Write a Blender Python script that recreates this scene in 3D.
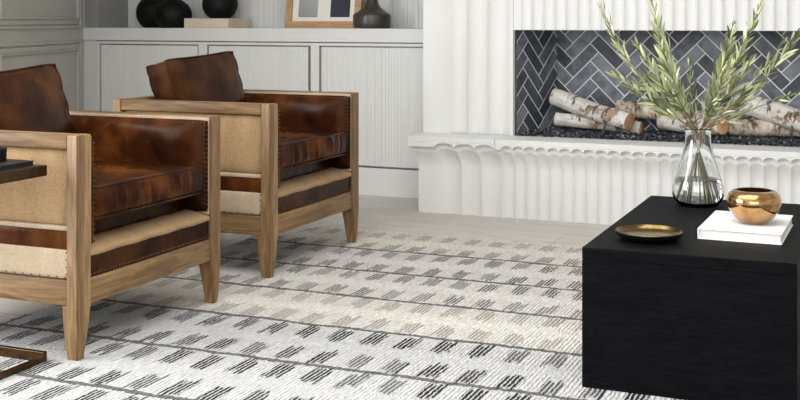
import bpy, bmesh, math, random
from mathutils import Vector, Matrix, noise
from math import sin, cos, pi, atan, sqrt, radians

for o in list(bpy.data.objects): bpy.data.objects.remove(o, do_unlink=True)
S = bpy.context.scene
COL = S.collection

# ------------------------------------------------------------ camera
F_PX, YAW, CAM_Z = 1150.0, atan(485/1150.0), 1.0
cd = bpy.data.cameras.new('camera'); cam = bpy.data.objects.new('camera', cd); COL.objects.link(cam)
cd.sensor_width = 36.0; cd.lens = 36.0*F_PX/800; cd.shift_y = (20-200)/800.0; cd.clip_start = .05
cam.location = (0, 0, CAM_Z); cam.rotation_euler = (pi/2, 0, YAW)
S.camera = cam
# ------------------------------------------------------------ world, window and added fill light, exposure
W = bpy.data.worlds.new('world'); S.world = W; W.use_nodes = True
W.node_tree.nodes['Background'].inputs[0].default_value = (.80, .88, 1, 1)
W.node_tree.nodes['Background'].inputs[1].default_value = 1.0
S.view_settings.view_transform = 'Standard'; S.view_settings.look = 'None'
S.view_settings.gamma = 1; S.view_settings.use_curve_mapping = False
S.view_settings.exposure = -0.10
def area(name, loc, rot, sx, sy, power, col):
    l = bpy.data.lights.new(name, 'AREA'); l.shape = 'RECTANGLE'; l.size = sx; l.size_y = sy
    l.energy = power; l.color = col
    o = bpy.data.objects.new(name, l); COL.objects.link(o); o.location = loc; o.rotation_euler = rot
    return o
# daylight entering by the window on the left ; rear light is added fill for the fluted wall
area('left_window_light', (-4.26, .9, 1.5), (0, -radians(90), 0), 2.0, 2.6, 215, (.97, .985, 1))
area('rear_fill_light', (.5, -2.46, 1.55), (radians(90), 0, 0), 4.2, 1.9, 88, (1, .99, .975))
# added overhead fill to brighten rug and hearth, under a closed ceiling
area('overhead_fill_light', (-1.2, 2.3, 2.742), (0, 0, 0), 2.8, 2.2, 88, (1, .995, .98))

# ------------------------------------------------------------ materials
def nt(name):
    m = bpy.data.materials.new(name); m.use_nodes = True
    t = m.node_tree; b = t.nodes['Principled BSDF']; return m, t, b
class N:
    def __init__(s, t): s.t = t
    def m(s, op, a, b=0, c=0):
        n = s.t.nodes.new('ShaderNodeMath'); n.operation = op
        for i, v in enumerate((a, b, c)):
            if isinstance(v, (int, float)): n.inputs[i].default_value = v
            else: s.t.links.new(v, n.inputs[i])
        return n.outputs[0]
    def coord(s, scale=(1, 1, 1)):
        c = s.t.nodes.new('ShaderNodeTexCoord'); mp = s.t.nodes.new('ShaderNodeMapping')
        mp.inputs['Scale'].default_value = scale; s.t.links.new(c.outputs['Object'], mp.inputs[0]); return mp.outputs[0]
    def noise(s, vec, scale, detail=4, rough=.5, dist=0):
        n = s.t.nodes.new('ShaderNodeTexNoise'); n.inputs['Scale'].default_value = scale
        n.inputs['Detail'].default_value = detail; n.inputs['Roughness'].default_value = rough
        n.inputs['Distortion'].default_value = dist; s.t.links.new(vec, n.inputs['Vector']); return n.outputs[0]
    def ramp(s, fac, stops):
        r = s.t.nodes.new('ShaderNodeValToRGB'); e = r.color_ramp.elements
        e[0].position, e[0].color = stops[0][0], (*stops[0][1], 1); e[1].position, e[1].color = stops[-1][0], (*stops[-1][1], 1)
        for p, c in stops[1:-1]: k = e.new(p); k.color = (*c, 1)
        s.t.links.new(fac, r.inputs[0]); return r.outputs[0]
    def mix(s, f, a, b):
        n = s.t.nodes.new('ShaderNodeMix'); n.data_type = 'RGBA'
        for i, v in ((0, f), (6, a), (7, b)):
            if isinstance(v, (int, float)): n.inputs[i].default_value = v
            elif isinstance(v, tuple): n.inputs[i].default_value = (*v, 1)
            else: s.t.links.new(v, n.inputs[i])
        return n.outputs[2]
    def bump(s, h, strength, dist, b):
        n = s.t.nodes.new('ShaderNodeBump'); n.inputs['Strength'].default_value = strength; n.inputs['Distance'].default_value = dist
        s.t.links.new(h, n.inputs['Height']); s.t.links.new(n.outputs[0], b.inputs['Normal'])
    def link(s, a, b): s.t.links.new(a, b)

def paint(name, col, rough=.55, var=.03, bump=.1):
    m, t, b = nt(name); n = N(t); v = n.coord(); f = n.noise(v, 3, 5)
    lo = tuple(c*(1-var) for c in col); hi = tuple(min(1, c*(1+var)) for c in col)
    n.link(n.ramp(f, [(.3, lo), (.7, hi)]), b.inputs['Base Color']); b.inputs['Roughness'].default_value = rough
    n.bump(n.noise(v, 90, 3), bump, .002, b); return m
def metal(name, col, rough=.3, var=.2):
    m, t, b = nt(name); n = N(t); v = n.coord(); f = n.noise(v, 25, 4)
    n.link(n.ramp(f, [(.3, tuple(c*(1-var) for c in col)), (.7, col)]), b.inputs['Base Color'])
    b.inputs['Metallic'].default_value = 1; b.inputs['Roughness'].default_value = rough; return m
def wood(name, axis, dark, mid, light, rough=.55):
    m, t, b = nt(name); n = N(t)
    sc = [1, 1, 1]; sc[axis] = .09
    v = n.coord(tuple(sc)); f = n.noise(v, 55, 6, .6, 1.2); g = n.noise(v, 11, 3, .5, .6)
    s = n.m('ADD', n.m('MULTIPLY', f, .55), n.m('MULTIPLY', g, .45))
    c = n.ramp(s, [(.32, dark), (.5, mid), (.66, light)])
    sc2 = [1, 1, 1]; sc2[axis] = .25
    kn = n.noise(n.coord(tuple(sc2)), 9, 3)
    c = n.mix(n.m('MULTIPLY', n.m('GREATER_THAN', kn, .63), .25), c, dark)
    n.link(c, b.inputs['Base Color']); b.inputs['Roughness'].default_value = rough
    n.bump(f, .35, .002, b); return m
OAK = [wood('weathered_oak_%d' % i, i, (.065, .031, .011), (.20, .110, .043), (.37, .235, .105)) for i in range(3)]
def leather(name, c0, c1, c2, wrinkle=False):
    m, t, b = nt(name); n = N(t); v = n.coord()
    f = n.noise(v, 5.5, 3, .5, .3); g = n.noise(v, 26, 3, .55)
    s = n.m('ADD', n.m('MULTIPLY', f, .86), n.m('MULTIPLY', g, .14))
    n.link(n.ramp(s, [(.34, c0), (.5, c1), (.72, c2)]), b.inputs['Base Color'])
    n.link(n.ramp(g, [(.3, (.17,)*3), (.75, (.29,)*3)]), b.inputs['Roughness'])
    b.inputs['Specular IOR Level'].default_value = .086; b.inputs['Specular Tint'].default_value = (1, .86, .74, 1)
    vo = t.nodes.new('ShaderNodeTexVoronoi'); vo.inputs['Scale'].default_value = 260; n.link(v, vo.inputs['Vector'])
    h = n.m('ADD', n.m('MULTIPLY', vo.outputs['Distance'], .08), n.m('MULTIPLY', n.noise(v, 9, 1, .4), 1.2))
    n.bump(h, .3, .004, b); return m
LEA = leather('brown_leather', (.012, .0032, .0014), (.042, .0120, .0036), (.150, .048, .011))
LEAP = leather('dark_brown_leather', (.011, .0032, .0014), (.034, .011, .0035), (.085, .032, .009))
def burlap(name, c0, c1):
    m, t, b = nt(name); n = N(t); c = t.nodes.new('ShaderNodeTexCoord')
    sp = t.nodes.new('ShaderNodeSeparateXYZ'); n.link(c.outputs['Object'], sp.inputs[0])
    k = 2*pi/.0042
    wx = n.m('SINE', n.m('MULTIPLY', n.m('ADD', sp.outputs[0], sp.outputs[1]), k)); wz = n.m('SINE', n.m('MULTIPLY', sp.outputs[2], k))
    w = n.m('ADD', n.m('MULTIPLY', n.m('MULTIPLY', wx, wz), .25), n.noise(c.outputs['Object'], 160, 3, .6))
    lg = n.noise(n.coord((1, 1, .3)), 12, 4)
    n.link(n.ramp(n.m('ADD', n.m('MULTIPLY', w, .55), n.m('MULTIPLY', lg, .45)), [(.25, c0), (.75, c1)]), b.inputs['Base Color'])
    b.inputs['Roughness'].default_value = .95; n.bump(w, .6, .002, b); return m
BUR = burlap('tan_burlap', (.20, .115, .047), (.47, .315, .165))
BURL = burlap('pale_burlap', (.30, .225, .14), (.58, .475, .34))
NAIL = metal('aged_nailhead', (.10, .06, .035), .35)
WALLG = paint('greige_wall_paint', (.43, .42, .38), .5)
CAB = paint('pale_grey_cabinet_paint', (.66, .665, .645), .45, .02)
CABR = paint('pale_grey_reeded_paint', (.67, .675, .66), .5, .02)
NICH = paint('niche_side_painted_shade', (.26, .26, .245), .5, .02)  # darker than the cabinet grey: niche shade painted into the side panels
WHITE = paint('white_plaster', (.765, .765, .75), .6, .02, .2)
CEIL = paint('ceiling_white', (.8, .8, .78), .7)
BLACKP = paint('matte_black_ceramic', (.003, .003, .0035), .55, .2); BLACKP.node_tree.nodes['Principled BSDF'].inputs['Specular IOR Level'].default_value = .2
CHAR = paint('charcoal_glazed_ceramic', (.045, .038, .03), .3, .3)
BRASS = metal('antique_brass', (.27, .18, .07), .24, .6)
BRONZE = metal('dark_bronze', (.13, .075, .04), .38, .4)
BRONZEB = paint('blackened_bronze_top', (.012, .009, .008), .35, .3)
BLKB = paint('black_book_cover', (.008, .008, .009), .5, .2)
WPAPER = paint('white_book_cover', (.86, .86, .84), .5, .01)
PAGES = paint('book_pages', (.82, .80, .75), .8, .02)
GROUT = paint('light_grout', (.74, .73, .71), .9, .08, .4)
def slate():
    m, t, b = nt('slate_tile'); n = N(t); g = t.nodes.new('ShaderNodeNewGeometry'); v = n.coord()
    f = n.m('ADD', n.m('MULTIPLY', g.outputs['Random Per Island'], .45), n.m('MULTIPLY', n.noise(v, 22, 6, .65), .75))
    n.link(n.ramp(f, [(.3, (.030, .036, .048)), (.6, (.085, .098, .122)), (.88, (.24, .26, .30))]), b.inputs['Base Color'])
    b.inputs['Roughness'].default_value = .6; n.bump(n.noise(v, 70, 5), .5, .003, b); return m
SLATE = slate()
def black_wood():
    m, t, b = nt('black_stained_oak'); n = N(t)
    f = n.noise(n.coord((.10, 1, 1)), 60, 6, .65, 1.0); g = n.noise(n.coord((.25, 1, 1)), 8, 3, .5, 1.5)
    r = n.m('SINE', n.m('MULTIPLY', g, 60))
    s = n.m('ADD', n.m('MULTIPLY', f, .8), n.m('MULTIPLY', r, .09))
    n.link(n.ramp(s, [(.25, (.0022, .0022, .0028)), (.6, (.0050, .0050, .0062)), (.85, (.012, .012, .013))]), b.inputs['Base Color'])
    b.inputs['Roughness'].default_value = .55; b.inputs['Specular IOR Level'].default_value = .05
    n.bump(s, .4, .003, b); return m
BLKW = black_wood()
def floor_mat():
    m, t, b = nt('pale_limestone_floor'); n = N(t); c = n.coord()
    br = t.nodes.new('ShaderNodeTexBrick'); n.link(c, br.inputs['Vector'])
    br.inputs['Scale'].default_value = 1; br.inputs['Brick Width'].default_value = .92; br.inputs['Row Height'].default_value = .31
    br.inputs['Mortar Size'].default_value = .003; br.inputs['Mortar Smooth'].default_value = .2
    br.inputs['Color1'].default_value = (.50, .455, .405, 1); br.inputs['Color2'].default_value = (.60, .555, .505, 1); br.inputs['Mortar'].default_value = (.27, .24, .21, 1)
    f = n.noise(n.coord((.25, 1, 1)), 14, 6, .65)
    cc = n.mix(.45, br.outputs[0], n.ramp(f, [(.3, (.40, .355, .31)), (.7, (.68, .64, .59))]))
    n.link(cc, b.inputs['Base Color']); b.inputs['Roughness'].default_value = .42; n.bump(f, .15, .002, b); return m
FLOOR = floor_mat()
def rug_mat():
    m, t, b = nt('woven_wool_rug'); n = N(t); c = t.nodes.new('ShaderNodeTexCoord')
    sp = t.nodes.new('ShaderNodeSeparateXYZ'); n.link(c.outputs['Object'], sp.inputs[0])
    wob = n.m('MULTIPLY', n.m('SUBTRACT', n.noise(n.coord((1, 1, 1)), 6, 3), .5), .035)
    X = sp.outputs[0]; Y = n.m('ADD', sp.outputs[1], wob)
    fine = n.noise(n.coord((1, .20, 1)), 130, 4, .68)
    med = n.noise(n.coord((1, .5, 1)), 60, 3, .6)
    r = n.m('DIVIDE', n.m('SUBTRACT', Y, 2.973-4.0), .4)
    fr = n.m('FRACT', r); row = n.m('FLOOR', r)
    def band(v, lo, hi): return n.m('MULTIPLY', n.m('GREATER_THAN', v, lo), n.m('LESS_THAN', v, hi))
    jit = n.m('MULTIPLY', n.m('SUBTRACT', fine, .5), .30)
    ws = t.nodes.new('ShaderNodeTexWhiteNoise'); ws.noise_dimensions = '2D'; cs = t.nodes.new('ShaderNodeCombineXYZ')
    n.link(n.m('FLOOR', n.m('DIVIDE', X, .0132)), cs.inputs[0]); n.link(n.m('FLOOR', n.m('MULTIPLY', r, 2)), cs.inputs[1]); n.link(cs.outputs[0], ws.inputs['Vector'])
    frj = n.m('ADD', n.m('ADD', fr, jit), n.m('MULTIPLY', n.m('SUBTRACT', ws.outputs[0], .5), .10))
    jl = n.m('ADD', fr, n.m('MULTIPLY', n.m('SUBTRACT', med, .5), .08))
    line = n.m('MAXIMUM', n.m('LESS_THAN', jl, .030), n.m('GREATER_THAN', jl, .970)); line = n.m('MULTIPLY', line, n.m('LESS_THAN', Y, 4.8))
    frp = n.m('ADD', fr, n.m('MULTIPLY', n.m('SUBTRACT', ws.outputs[0], .5), .12)); up = band(frj, .65, .955); lo = band(frj, .045, .34)
    P = .1165
    def cl(x0, half):
        u = n.m('FRACT', n.m('ADD', n.m('DIVIDE', n.m('SUBTRACT', n.m('ADD', X, n.m('MULTIPLY', n.m('SUBTRACT', med, .5), .012)), x0-11.65), P), .5))
        return n.m('LESS_THAN', n.m('ABSOLUTE', n.m('SUBTRACT', u, .5)), half)
    cu, cl_ = cl(-1.825, .25), cl(-1.885, .25)
    dark = n.m('ADD', n.m('MULTIPLY', up, cu), n.m('MULTIPLY', lo, cl_))
    ci, cj = cl(-1.855, .26), cl(-1.80, .2)
    pale = n.m('MINIMUM', 1, n.m('ADD', n.m('ADD', n.m('MULTIPLY', band(frp, .60, .97), n.m('SUBTRACT', 1, cu)), n.m('MULTIPLY', band(frp, .03, .40), n.m('SUBTRACT', 1, cl_))), n.m('MULTIPLY', band(frp, .40, .60), n.m('MULTIPLY', ci, .6))))
    xs = n.m('ADD', X, n.m('MULTIPLY', n.m('SUBTRACT', n.noise(n.coord((1, 1, 1)), 45, 2), .5), .010))
    st = n.m('SINE', n.m('MULTIPLY', xs, 2*pi/.0132))
    stroke = n.m('GREATER_THAN', n.m('ADD', st, n.m('MULTIPLY', n.m('SUBTRACT', fine, .5), 4.4)), -.30)
    # how strong each cluster is dyed
    wn = t.nodes.new('ShaderNodeTexWhiteNoise'); wn.noise_dimensions = '2D'
    cb = t.nodes.new('ShaderNodeCombineXYZ')
    n.link(n.m('FLOOR', n.m('DIVIDE', X, P)), cb.inputs[0]); n.link(n.m('FLOOR', n.m('MULTIPLY', r, 2)), cb.inputs[1]); n.link(cb.outputs[0], wn.inputs['Vector'])
    yy = n.m('DIVIDE', n.m('SUBTRACT', Y, 2.0), 3.2)
    def yp(y): return (y-2.0)/3.2
    g = lambda v: (v, v, v)
    rs = n.ramp(yy, [(0, g(.95)), (yp(3.36), g(.97)), (yp(3.385), g(.50)), (yp(3.75), g(.50)), (yp(3.78), g(.72)), (yp(4.16), g(.84)), (yp(4.6), g(.84)), (yp(4.7), g(.55)), (1, g(.45))])
    amt = n.m('MULTIPLY', rs, n.m('MINIMUM', 1, n.m('ADD', .70, n.m('MULTIPLY', wn.outputs[0], .6))))
    ground = n.ramp(yy, [(0, (.51, .52, .525)), (yp(3.30), (.545, .55, .55)), (yp(3.44), (.80, .76, .70)), (yp(3.68), (.80, .76, .69)), (yp(3.82), (.76, .735, .70)), (yp(4.50), (.80, .77, .73)), (yp(4.62), (.88, .83, .76)), (1, (.90, .84, .76))])
    edge = n.ramp(X, [(0, g(0)), (1, g(0))])
    blot = n.noise(n.coord(), 2.3, 4)
    ground = n.mix(n.m('MULTIPLY', n.ramp(fine, [(.34, g(1)), (.56, g(0))]), .46), ground, (.27, .25, .225))
    ground = n.mix(n.m('MULTIPLY', n.m('MULTIPLY', pale, stroke), .40), ground, (.86, .85, .82))
    ground = n.mix(n.m('MULTIPLY', blot, .10), ground, (.38, .35, .31))
    col = n.mix(n.m('MULTIPLY', n.m('MULTIPLY', dark, stroke), amt), ground, n.ramp(yy, [(0, (.010, .010, .011)), (yp(3.37), (.011, .011, .012)), (yp(3.4), (.10, .075, .055)), (yp(3.76), (.09, .07, .055)), (yp(3.8), (.016, .014, .013)), (1, (.05, .04, .03))]))
    col = n.mix(n.m('MULTIPLY', line, n.m('ADD', .45, n.m('MULTIPLY', fine, .8))), col, (.075, .07, .066))
    n.link(col, b.inputs['Base Color']); b.inputs['Roughness'].default_value = 1; b.inputs['Specular IOR Level'].default_value = .1
    h = n.m('ADD', n.m('MULTIPLY', fine, .8), n.m('ADD', n.m('MULTIPLY', n.m('MULTIPLY', n.m('ADD', pale, dark), st), .3), n.m('MULTIPLY', med, .7)))
    n.bump(h, .9, .012, b); return m
RUG = rug_mat()
def birch():
    m, t, b = nt('birch_bark'); n = N(t)
    v = n.coord((.25, 1, 1)); v2 = n.coord((1.2, .45, .45))
    c = n.ramp(n.noise(v, 40, 5, .6), [(.3, (.50, .46, .41)), (.6, (.76, .73, .68))])
    p = n.noise(n.coord(), 9, 5, .7); c = n.mix(n.m('MULTIPLY', n.m('GREATER_THAN', p, .56), .8), c, (.30, .17, .085))
    q = n.noise(v2, 22, 5, .7); c = n.mix(n.m('MULTIPLY', n.m('GREATER_THAN', q, .585), .85), c, (.045, .035, .028))
    n.link(c, b.inputs['Base Color']); b.inputs['Roughness'].default_value = .8; n.bump(n.m('SUBTRACT', n.noise(v, 30, 5), n.m('MULTIPLY', q, .6)), .6, .008, b); return m
def birch_dark():
    m, t, b = nt('rough_birch_bark'); n = N(t); v2 = n.coord((1.0, .6, .6))
    q = n.noise(v2, 20, 6, .75)
    n.link(n.ramp(q, [(.36, (.74, .68, .59)), (.50, (.52, .44, .34)), (.60, (.09, .06, .04))]), b.inputs['Base Color'])
    b.inputs['Roughness'].default_value = .85; n.bump(n.m('SUBTRACT', 1, q), .8, .012, b); return m
BIRCH, BIRCHD = birch(), birch_dark()
def cut():
    m, t, b = nt('cut_wood'); n = N(t); v = n.coord()
    f = n.noise(v, 30, 4)
    n.link(n.ramp(f, [(.3, (.42, .21, .09)), (.7, (.70, .43, .22))]), b.inputs['Base Color']); b.inputs['Roughness'].default_value = .8; return m
CUT = cut()
def lava():
    m, t, b = nt('black_lava_gravel'); n = N(t); g = t.nodes.new('ShaderNodeNewGeometry')
    n.link(n.ramp(g.outputs['Random Per Island'], [(0, (.006, .007, .010)), (.85, (.04, .046, .062)), (1, (.30, .31, .34))]), b.inputs['Base Color'])
    b.inputs['Roughness'].default_value = .4; return m
LAVA = lava()
def leafm():
    m, t, b = nt('olive_leaf'); n = N(t); g = t.nodes.new('ShaderNodeNewGeometry')
    c = n.ramp(g.outputs['Random Per Island'], [(0, (.035, .055, .012)), (.3, (.12, .16, .035)), (.5, (.30, .345, .10)), (.72, (.58, .60, .32)), (1, (.80, .79, .58))])
    n.link(n.mix(n.m('MULTIPLY', g.outputs['Backfacing'], .6), c, (.46, .48, .30)), b.inputs['Base Color']); b.inputs['Roughness'].default_value = .5
    b.inputs['Transmission Weight'].default_value = 0; return m
LEAF = leafm(); STEM = paint('olive_stem', (.17, .13, .06), .7, .3)
def glass(name, col=(1, 1, 1), rough=0., ior=1.45):
    m, t, b = nt(name); b.inputs['Base Color'].default_value = (*col, 1); b.inputs['Transmission Weight'].default_value = 1
    b.inputs['Roughness'].default_value = rough; b.inputs['IOR'].default_value = ior; return m
GLASS = glass('clear_glass', (.97, .985, .98)); WATER = glass('water', (.96, .98, .975), 0, 1.33)
def amber():
    m, t, b = nt('amber_mercury_glass'); n = N(t); f = n.noise(n.coord(), 26, 4)
    n.link(n.ramp(f, [(.3, (.26, .12, .035)), (.7, (.62, .37, .16))]), b.inputs['Base Color'])
    b.inputs['Metallic'].default_value = .92; b.inputs['Roughness'].default_value = .09; b.inputs['Coat Weight'].default_value = .5
    n.bump(f, .12, .01, b); return m
AMBER = amber()
MATB = paint('mat_board', (.78, .76, .70), .8, .01)
INK1 = paint('grey_wash_print', (.36, .37, .38), .8, .35); INK2 = paint('ink_blue_print', (.035, .038, .055), .8, .3)
FRW = wood('honey_oak_frame', 0, (.30, .16, .07), (.47, .28, .13), (.60, .40, .22))
PALEW = wood('pale_limed_block', 0, (.52, .43, .32), (.64, .54, .42), (.74, .65, .53))

# ------------------------------------------------------------ mesh helpers
def empty(name, loc=(0, 0, 0), rz=0):
    o = bpy.data.objects.new(name, None); COL.objects.link(o); o.location = loc; o.rotation_euler = (0, 0, rz); o.empty_display_size = .1; return o
def tag(o, label=None, cat=None, group=None, kind=None):
    if label: o['label'] = label
    if cat: o['category'] = cat
    if group: o['group'] = group
    if kind: o['kind'] = kind
    return o
def obj(name, bm, mat, parent=None, smooth=35):
    bmesh.ops.recalc_face_normals(bm, faces=bm.faces)
    me = bpy.data.meshes.new(name); bm.to_mesh(me); bm.free()
    if smooth:
        for p in me.polygons: p.use_smooth = True
        me.set_sharp_from_angle(angle=radians(smooth))
    me.materials.append(mat)
    o = bpy.data.objects.new(name, me); COL.objects.link(o)
    if parent: o.parent = parent
    return o
def box(bm, x0, x1, y0, y1, z0, z1, bev=0, seg=2):
    b2 = bmesh.new(); bmesh.ops.create_cube(b2, size=1)
    for v in b2.verts: v.co = Vector(((x0+x1)/2+v.co.x*(x1-x0), (y0+y1)/2+v.co.y*(y1-y0), (z0+z1)/2+v.co.z*(z1-z0)))
    if bev: bmesh.ops.bevel(b2, geom=b2.edges[:], offset=bev, segments=seg, affect='EDGES', profile=.5)
    merge(bm, b2); return bm
def merge(bm, b2):
    me = bpy.data.meshes.new('t'); b2.to_mesh(me); b2.free(); bm.from_mesh(me); bpy.data.meshes.remove(me)
def B(*a, **k): return box(bmesh.new(), *a, **k)
def loft(bm, secs):
    rings = [[bm.verts.new(p) for p in s] for s in secs]
    for a, b in zip(rings, rings[1:]):
        for i in range(len(a)): bm.faces.new((a[i], a[(i+1) % len(a)], b[(i+1) % len(a)], b[i]))
    bm.faces.new(rings[0]); bm.faces.new(rings[-1]); return bm
def lathe(bm, prof, c=(0, 0, 0), n=48, cap=True):
    rings = []
    for r, z in prof: rings.append([bm.verts.new((c[0]+r*cos(2*pi*i/n), c[1]+r*sin(2*pi*i/n), c[2]+z)) for i in range(n)])
    for a, b in zip(rings, rings[1:]):
        for i in range(n): bm.faces.new((a[i], a[(i+1) % n], b[(i+1) % n], b[i]))
    if cap:
        bm.faces.new(rings[0]); bm.faces.new(rings[-1])
    return bm
def tube(bm, pts, rad, n=8):
    rings = []
    for i, p in enumerate(pts):
        p = Vector(p); a = Vector(pts[max(0, i-1)]); b = Vector(pts[min(len(pts)-1, i+1)]); d = (b-a).normalized()
        up = Vector((0, 0, 1)) if abs(d.z) < .9 else Vector((1, 0, 0)); s = d.cross(up).normalized(); u = s.cross(d)
        r = rad[i] if isinstance(rad, (list, tuple)) else rad
        rings.append([bm.verts.new(p+s*r*cos(2*pi*k/n)+u*r*sin(2*pi*k/n)) for k in range(n)])
    for a, b in zip(rings, rings[1:]):
        for i in range(n): bm.faces.new((a[i], a[(i+1) % n], b[(i+1) % n], b[i]))
    bm.faces.new(rings[0]); bm.faces.new(rings[-1]); return bm
def struct(name, bm, mat, smooth=35): return tag(obj(name, bm, mat, None, smooth), kind='structure')

# ------------------------------------------------------------ room shell
struct('floor', B(-6.2, 3.6, -2.6, 7.0, -.1, -.004), FLOOR, 0)
struct('ceiling', B(-6.2, 3.6, -2.6, 7.0, 2.75, 2.85), CEIL, 0)
struct('wall_right', B(3.5, 3.6, -2.6, 7.0, 0, 2.75), WHITE, 0)
struct('wall_back', B(.72, 3.5, 5.99, 6.1, 0, 2.75), WHITE, 0)
bm = bmesh.new()          # wall behind the camera with a wide opening added for the rear fill
box(bm, -6.2, -1.7, -2.6, -2.5, 0, 2.75); box(bm, 2.7, 3.6, -2.6, -2.5, 0, 2.75)
box(bm, -1.7, 2.7, -2.6, -2.5, 0, .55); box(bm, -1.7, 2.7, -2.6, -2.5, 2.55, 2.75)
struct('wall_front', bm, CEIL, 0)
# left wall: panelled stretch set at a slight angle to the bookcase, then a straight run holding the window
WD = Vector((.335, -.944, 0)).normalized(); WN = Vector((.944, .335, 0)).normalized(); W0 = Vector((-4.719, 5.99, 0))
WL = 1.45
def wp(s, z, d=0): p = W0+WD*s+WN*d; return Vector((p.x, p.y, z))
def wbox(bm, s0, s1, z0, z1, d0, d1, bev=0):
    b2 = bmesh.new(); box(b2, s0, s1, d0, d1, z0, z1, bev)
    for v in b2.verts: s, d, z = v.co; v.co = wp(s, z, d)
    merge(bm, b2)
bm = bmesh.new(); wbox(bm, -.0, WL, 0, 2.75, -.12, 0)
e = wp(WL, 0)
box(bm, e.x-.12, e.x, 2.3, e.y+.02, 0, 2.75); box(bm, e.x-.12, e.x, -2.6, -.5, 0, 2.75)
box(bm, e.x-.12, e.x, -.5, 2.3, 0, .45); box(bm, e.x-.12, e.x, -.5, 2.3, 2.5, 2.75)
struct('wall_left', bm, WALLG, 0)
def panel_frame(bm, s0, s1, z0, z1):
    for ins, w, h in ((0, .014, .013), (.022, .030, .007), (.052, .010, .016)):
        a0, a1, b0, b1 = s0+ins, s1-ins, z0+ins, z1-ins
        wbox(bm, a0, a1, b0, b0+w, 0, h, .003); wbox(bm, a0, a1, b1-w, b1, 0, h, .003)
        wbox(bm, a0, a0+w, b0+w, b1-w, 0, h, .003); wbox(bm, a1-w, a1, b0+w, b1-w, 0, h, .003)
bm = bmesh.new(); panel_frame(bm, .085, 1.40, .951, 2.5); panel_frame(bm, .085, 1.40, .20, .872)
struct('trim_1', bm, WALLG, 0)
bm = bmesh.new(); wbox(bm, 0, WL, 0, .13, 0, .016, .003); box(bm, e.x, e.x+.016, -2.5, e.y-.01, 0, .13, .003)
struct('baseboard_left', bm, WALLG, 0)

# ------------------------------------------------------------ built-in bookcase and cabinet
random.seed(4)
def reeded(x0, x1, z0, z1, y, d=.002, thick=.012):
    """panel with many narrow vertical reeds of uneven width, facing -y"""
    xs = [(x0, 0)]; x = x0
    while x < x1-.01:
        w = random.choice((.007, .009, .012, .016, .020)); x2 = min(x+w, x1)
        dd = d*random.uniform(.45, 1)
        xs += [(x+.0012, -dd), (x+(x2-x)*.5, -dd*1.15), (x2-.0012, -dd), (x2, 0)]; x = x2
    bm = bmesh.new()
    a = [bm.verts.new((p, y+q, z0)) for p, q in xs]; b = [bm.verts.new((p, y+q, z1)) for p, q in xs]
    for i in range(len(a)-1): bm.faces.new((a[i], a[i+1], b[i+1], b[i]))
    c = [bm.verts.new(k) for k in ((x0, y+thick, z0), (xs[-1][0], y+thick, z0), (xs[-1][0], y+thick, z1), (x0, y+thick, z1))]
    bm.faces.new(c); bm.faces.new((a[0], b[0], c[3], c[0])); bm.faces.new((a[-1], c[1], c[2], b[-1]))
    return bm
CY = 5.99
bk = tag(empty('bookcase', (-3.5, 6.15, 0)), 'pale grey built-in bookcase with three reeded cabinet doors left of fireplace', 'bookcase')
def cpart(name, bm, mat, par=bk, smooth=0):
    o = obj(name, bm, mat, par, smooth)
    if par is bk: o.location = -Vector(bk.location)
    return o
bm = bmesh.new()
XL, XR = -4.719, -2.292
box(bm, XL, XR, CY+.05, 6.34, -.004, .872)
for a, b_ in ((XL, -4.625), (-3.861, -3.826), (-3.093, -3.062), (-2.326, XR)): box(bm, a, b_, CY, CY+.05, .158, .872 if a == XL else .8498, .001)
box(bm, XL, XR, CY, CY+.05, -.004, .154, .002); box(bm, -4.6248, XR, CY, CY+.05, .850, .866, .001)
cpart('cabinet_body', bm, CAB)
cpart('countertop', B(XL, XR, CY-.012, 6.31, .872, .951, .003), CAB)
for a in (-4.625, -3.826, -3.062):      # bead beside each door
    cpart('bead_moulding', B(a, a+.024, CY-.003, CY+.05, .158, .8498, .002), CAB)
for (a, b_) in ((-4.589, -3.871), (-3.790, -3.103), (-3.026, -2.336)):
    cpart('door', reeded(a, b_, .166, .842, CY+.006), CABR)
cpart('back_panel', reeded(-4.61, XR, .951, 2.6, 6.31, .005), CABR)
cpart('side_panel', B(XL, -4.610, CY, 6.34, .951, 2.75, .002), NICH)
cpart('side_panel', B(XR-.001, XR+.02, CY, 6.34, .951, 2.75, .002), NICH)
cpart('shelf', B(-4.61, XR, CY+.03, 6.305, 1.62, 1.66, .002), CAB)
cpart('cornice', B(-4.61, XR, CY, 6.305, 2.6, 2.75, .002), CAB)

# ------------------------------------------------------------ fireplace
fp = tag(empty('fireplace', (-.85, 6.0, 0)), 'white fluted plaster fireplace with scalloped raised hearth and slate firebox', 'fireplace')
def fpart(name, bm, mat, smooth=50):
    o = obj(name, bm, mat, fp, smooth); o.location = -Vector(fp.location); return o
FXL, FXR = -1.786, .096          # firebox opening
PXL, PXR = -2.289, .60           # outer edges of the breast
def flute_cols(ridges, D, n=10):
    """list of (x, depth) across concave flutes between ridge positions"""
    out = []
    for a, b_ in zip(ridges, ridges[1:]):
        for k in range(n): u = k/n; out.append((a+(b_-a)*u, D*(1-(2*u-1)**2)**.8))
    out.append((ridges[-1], 0)); return out
def vert_sheet(cols, y, z0, z1, yb):
    bm = bmesh.new(); a = [bm.verts.new((x, y+d, z0)) for x, d in cols]; b_ = [bm.verts.new((x, y+d, z1)) for x, d in cols]
    for i in range(len(a)-1): bm.faces.new((a[i], a[i+1], b_[i+1], b_[i]))
    x0, x1 = cols[0][0], cols[-1][0]
    c = [bm.verts.new(k) for k in ((x0, yb, z0), (x1, yb, z0), (x1, yb, z1), (x0, yb, z1))]
    bm.faces.new(c); bm.faces.new((a[0], b_[0], c[3], c[0])); bm.faces.new((a[-1], c[1], c[2], b_[-1]))
    bm.faces.new(a[:]+[c[1], c[0]]); bm.faces.new(b_[:]+[c[2], c[3]]); return bm
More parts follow.
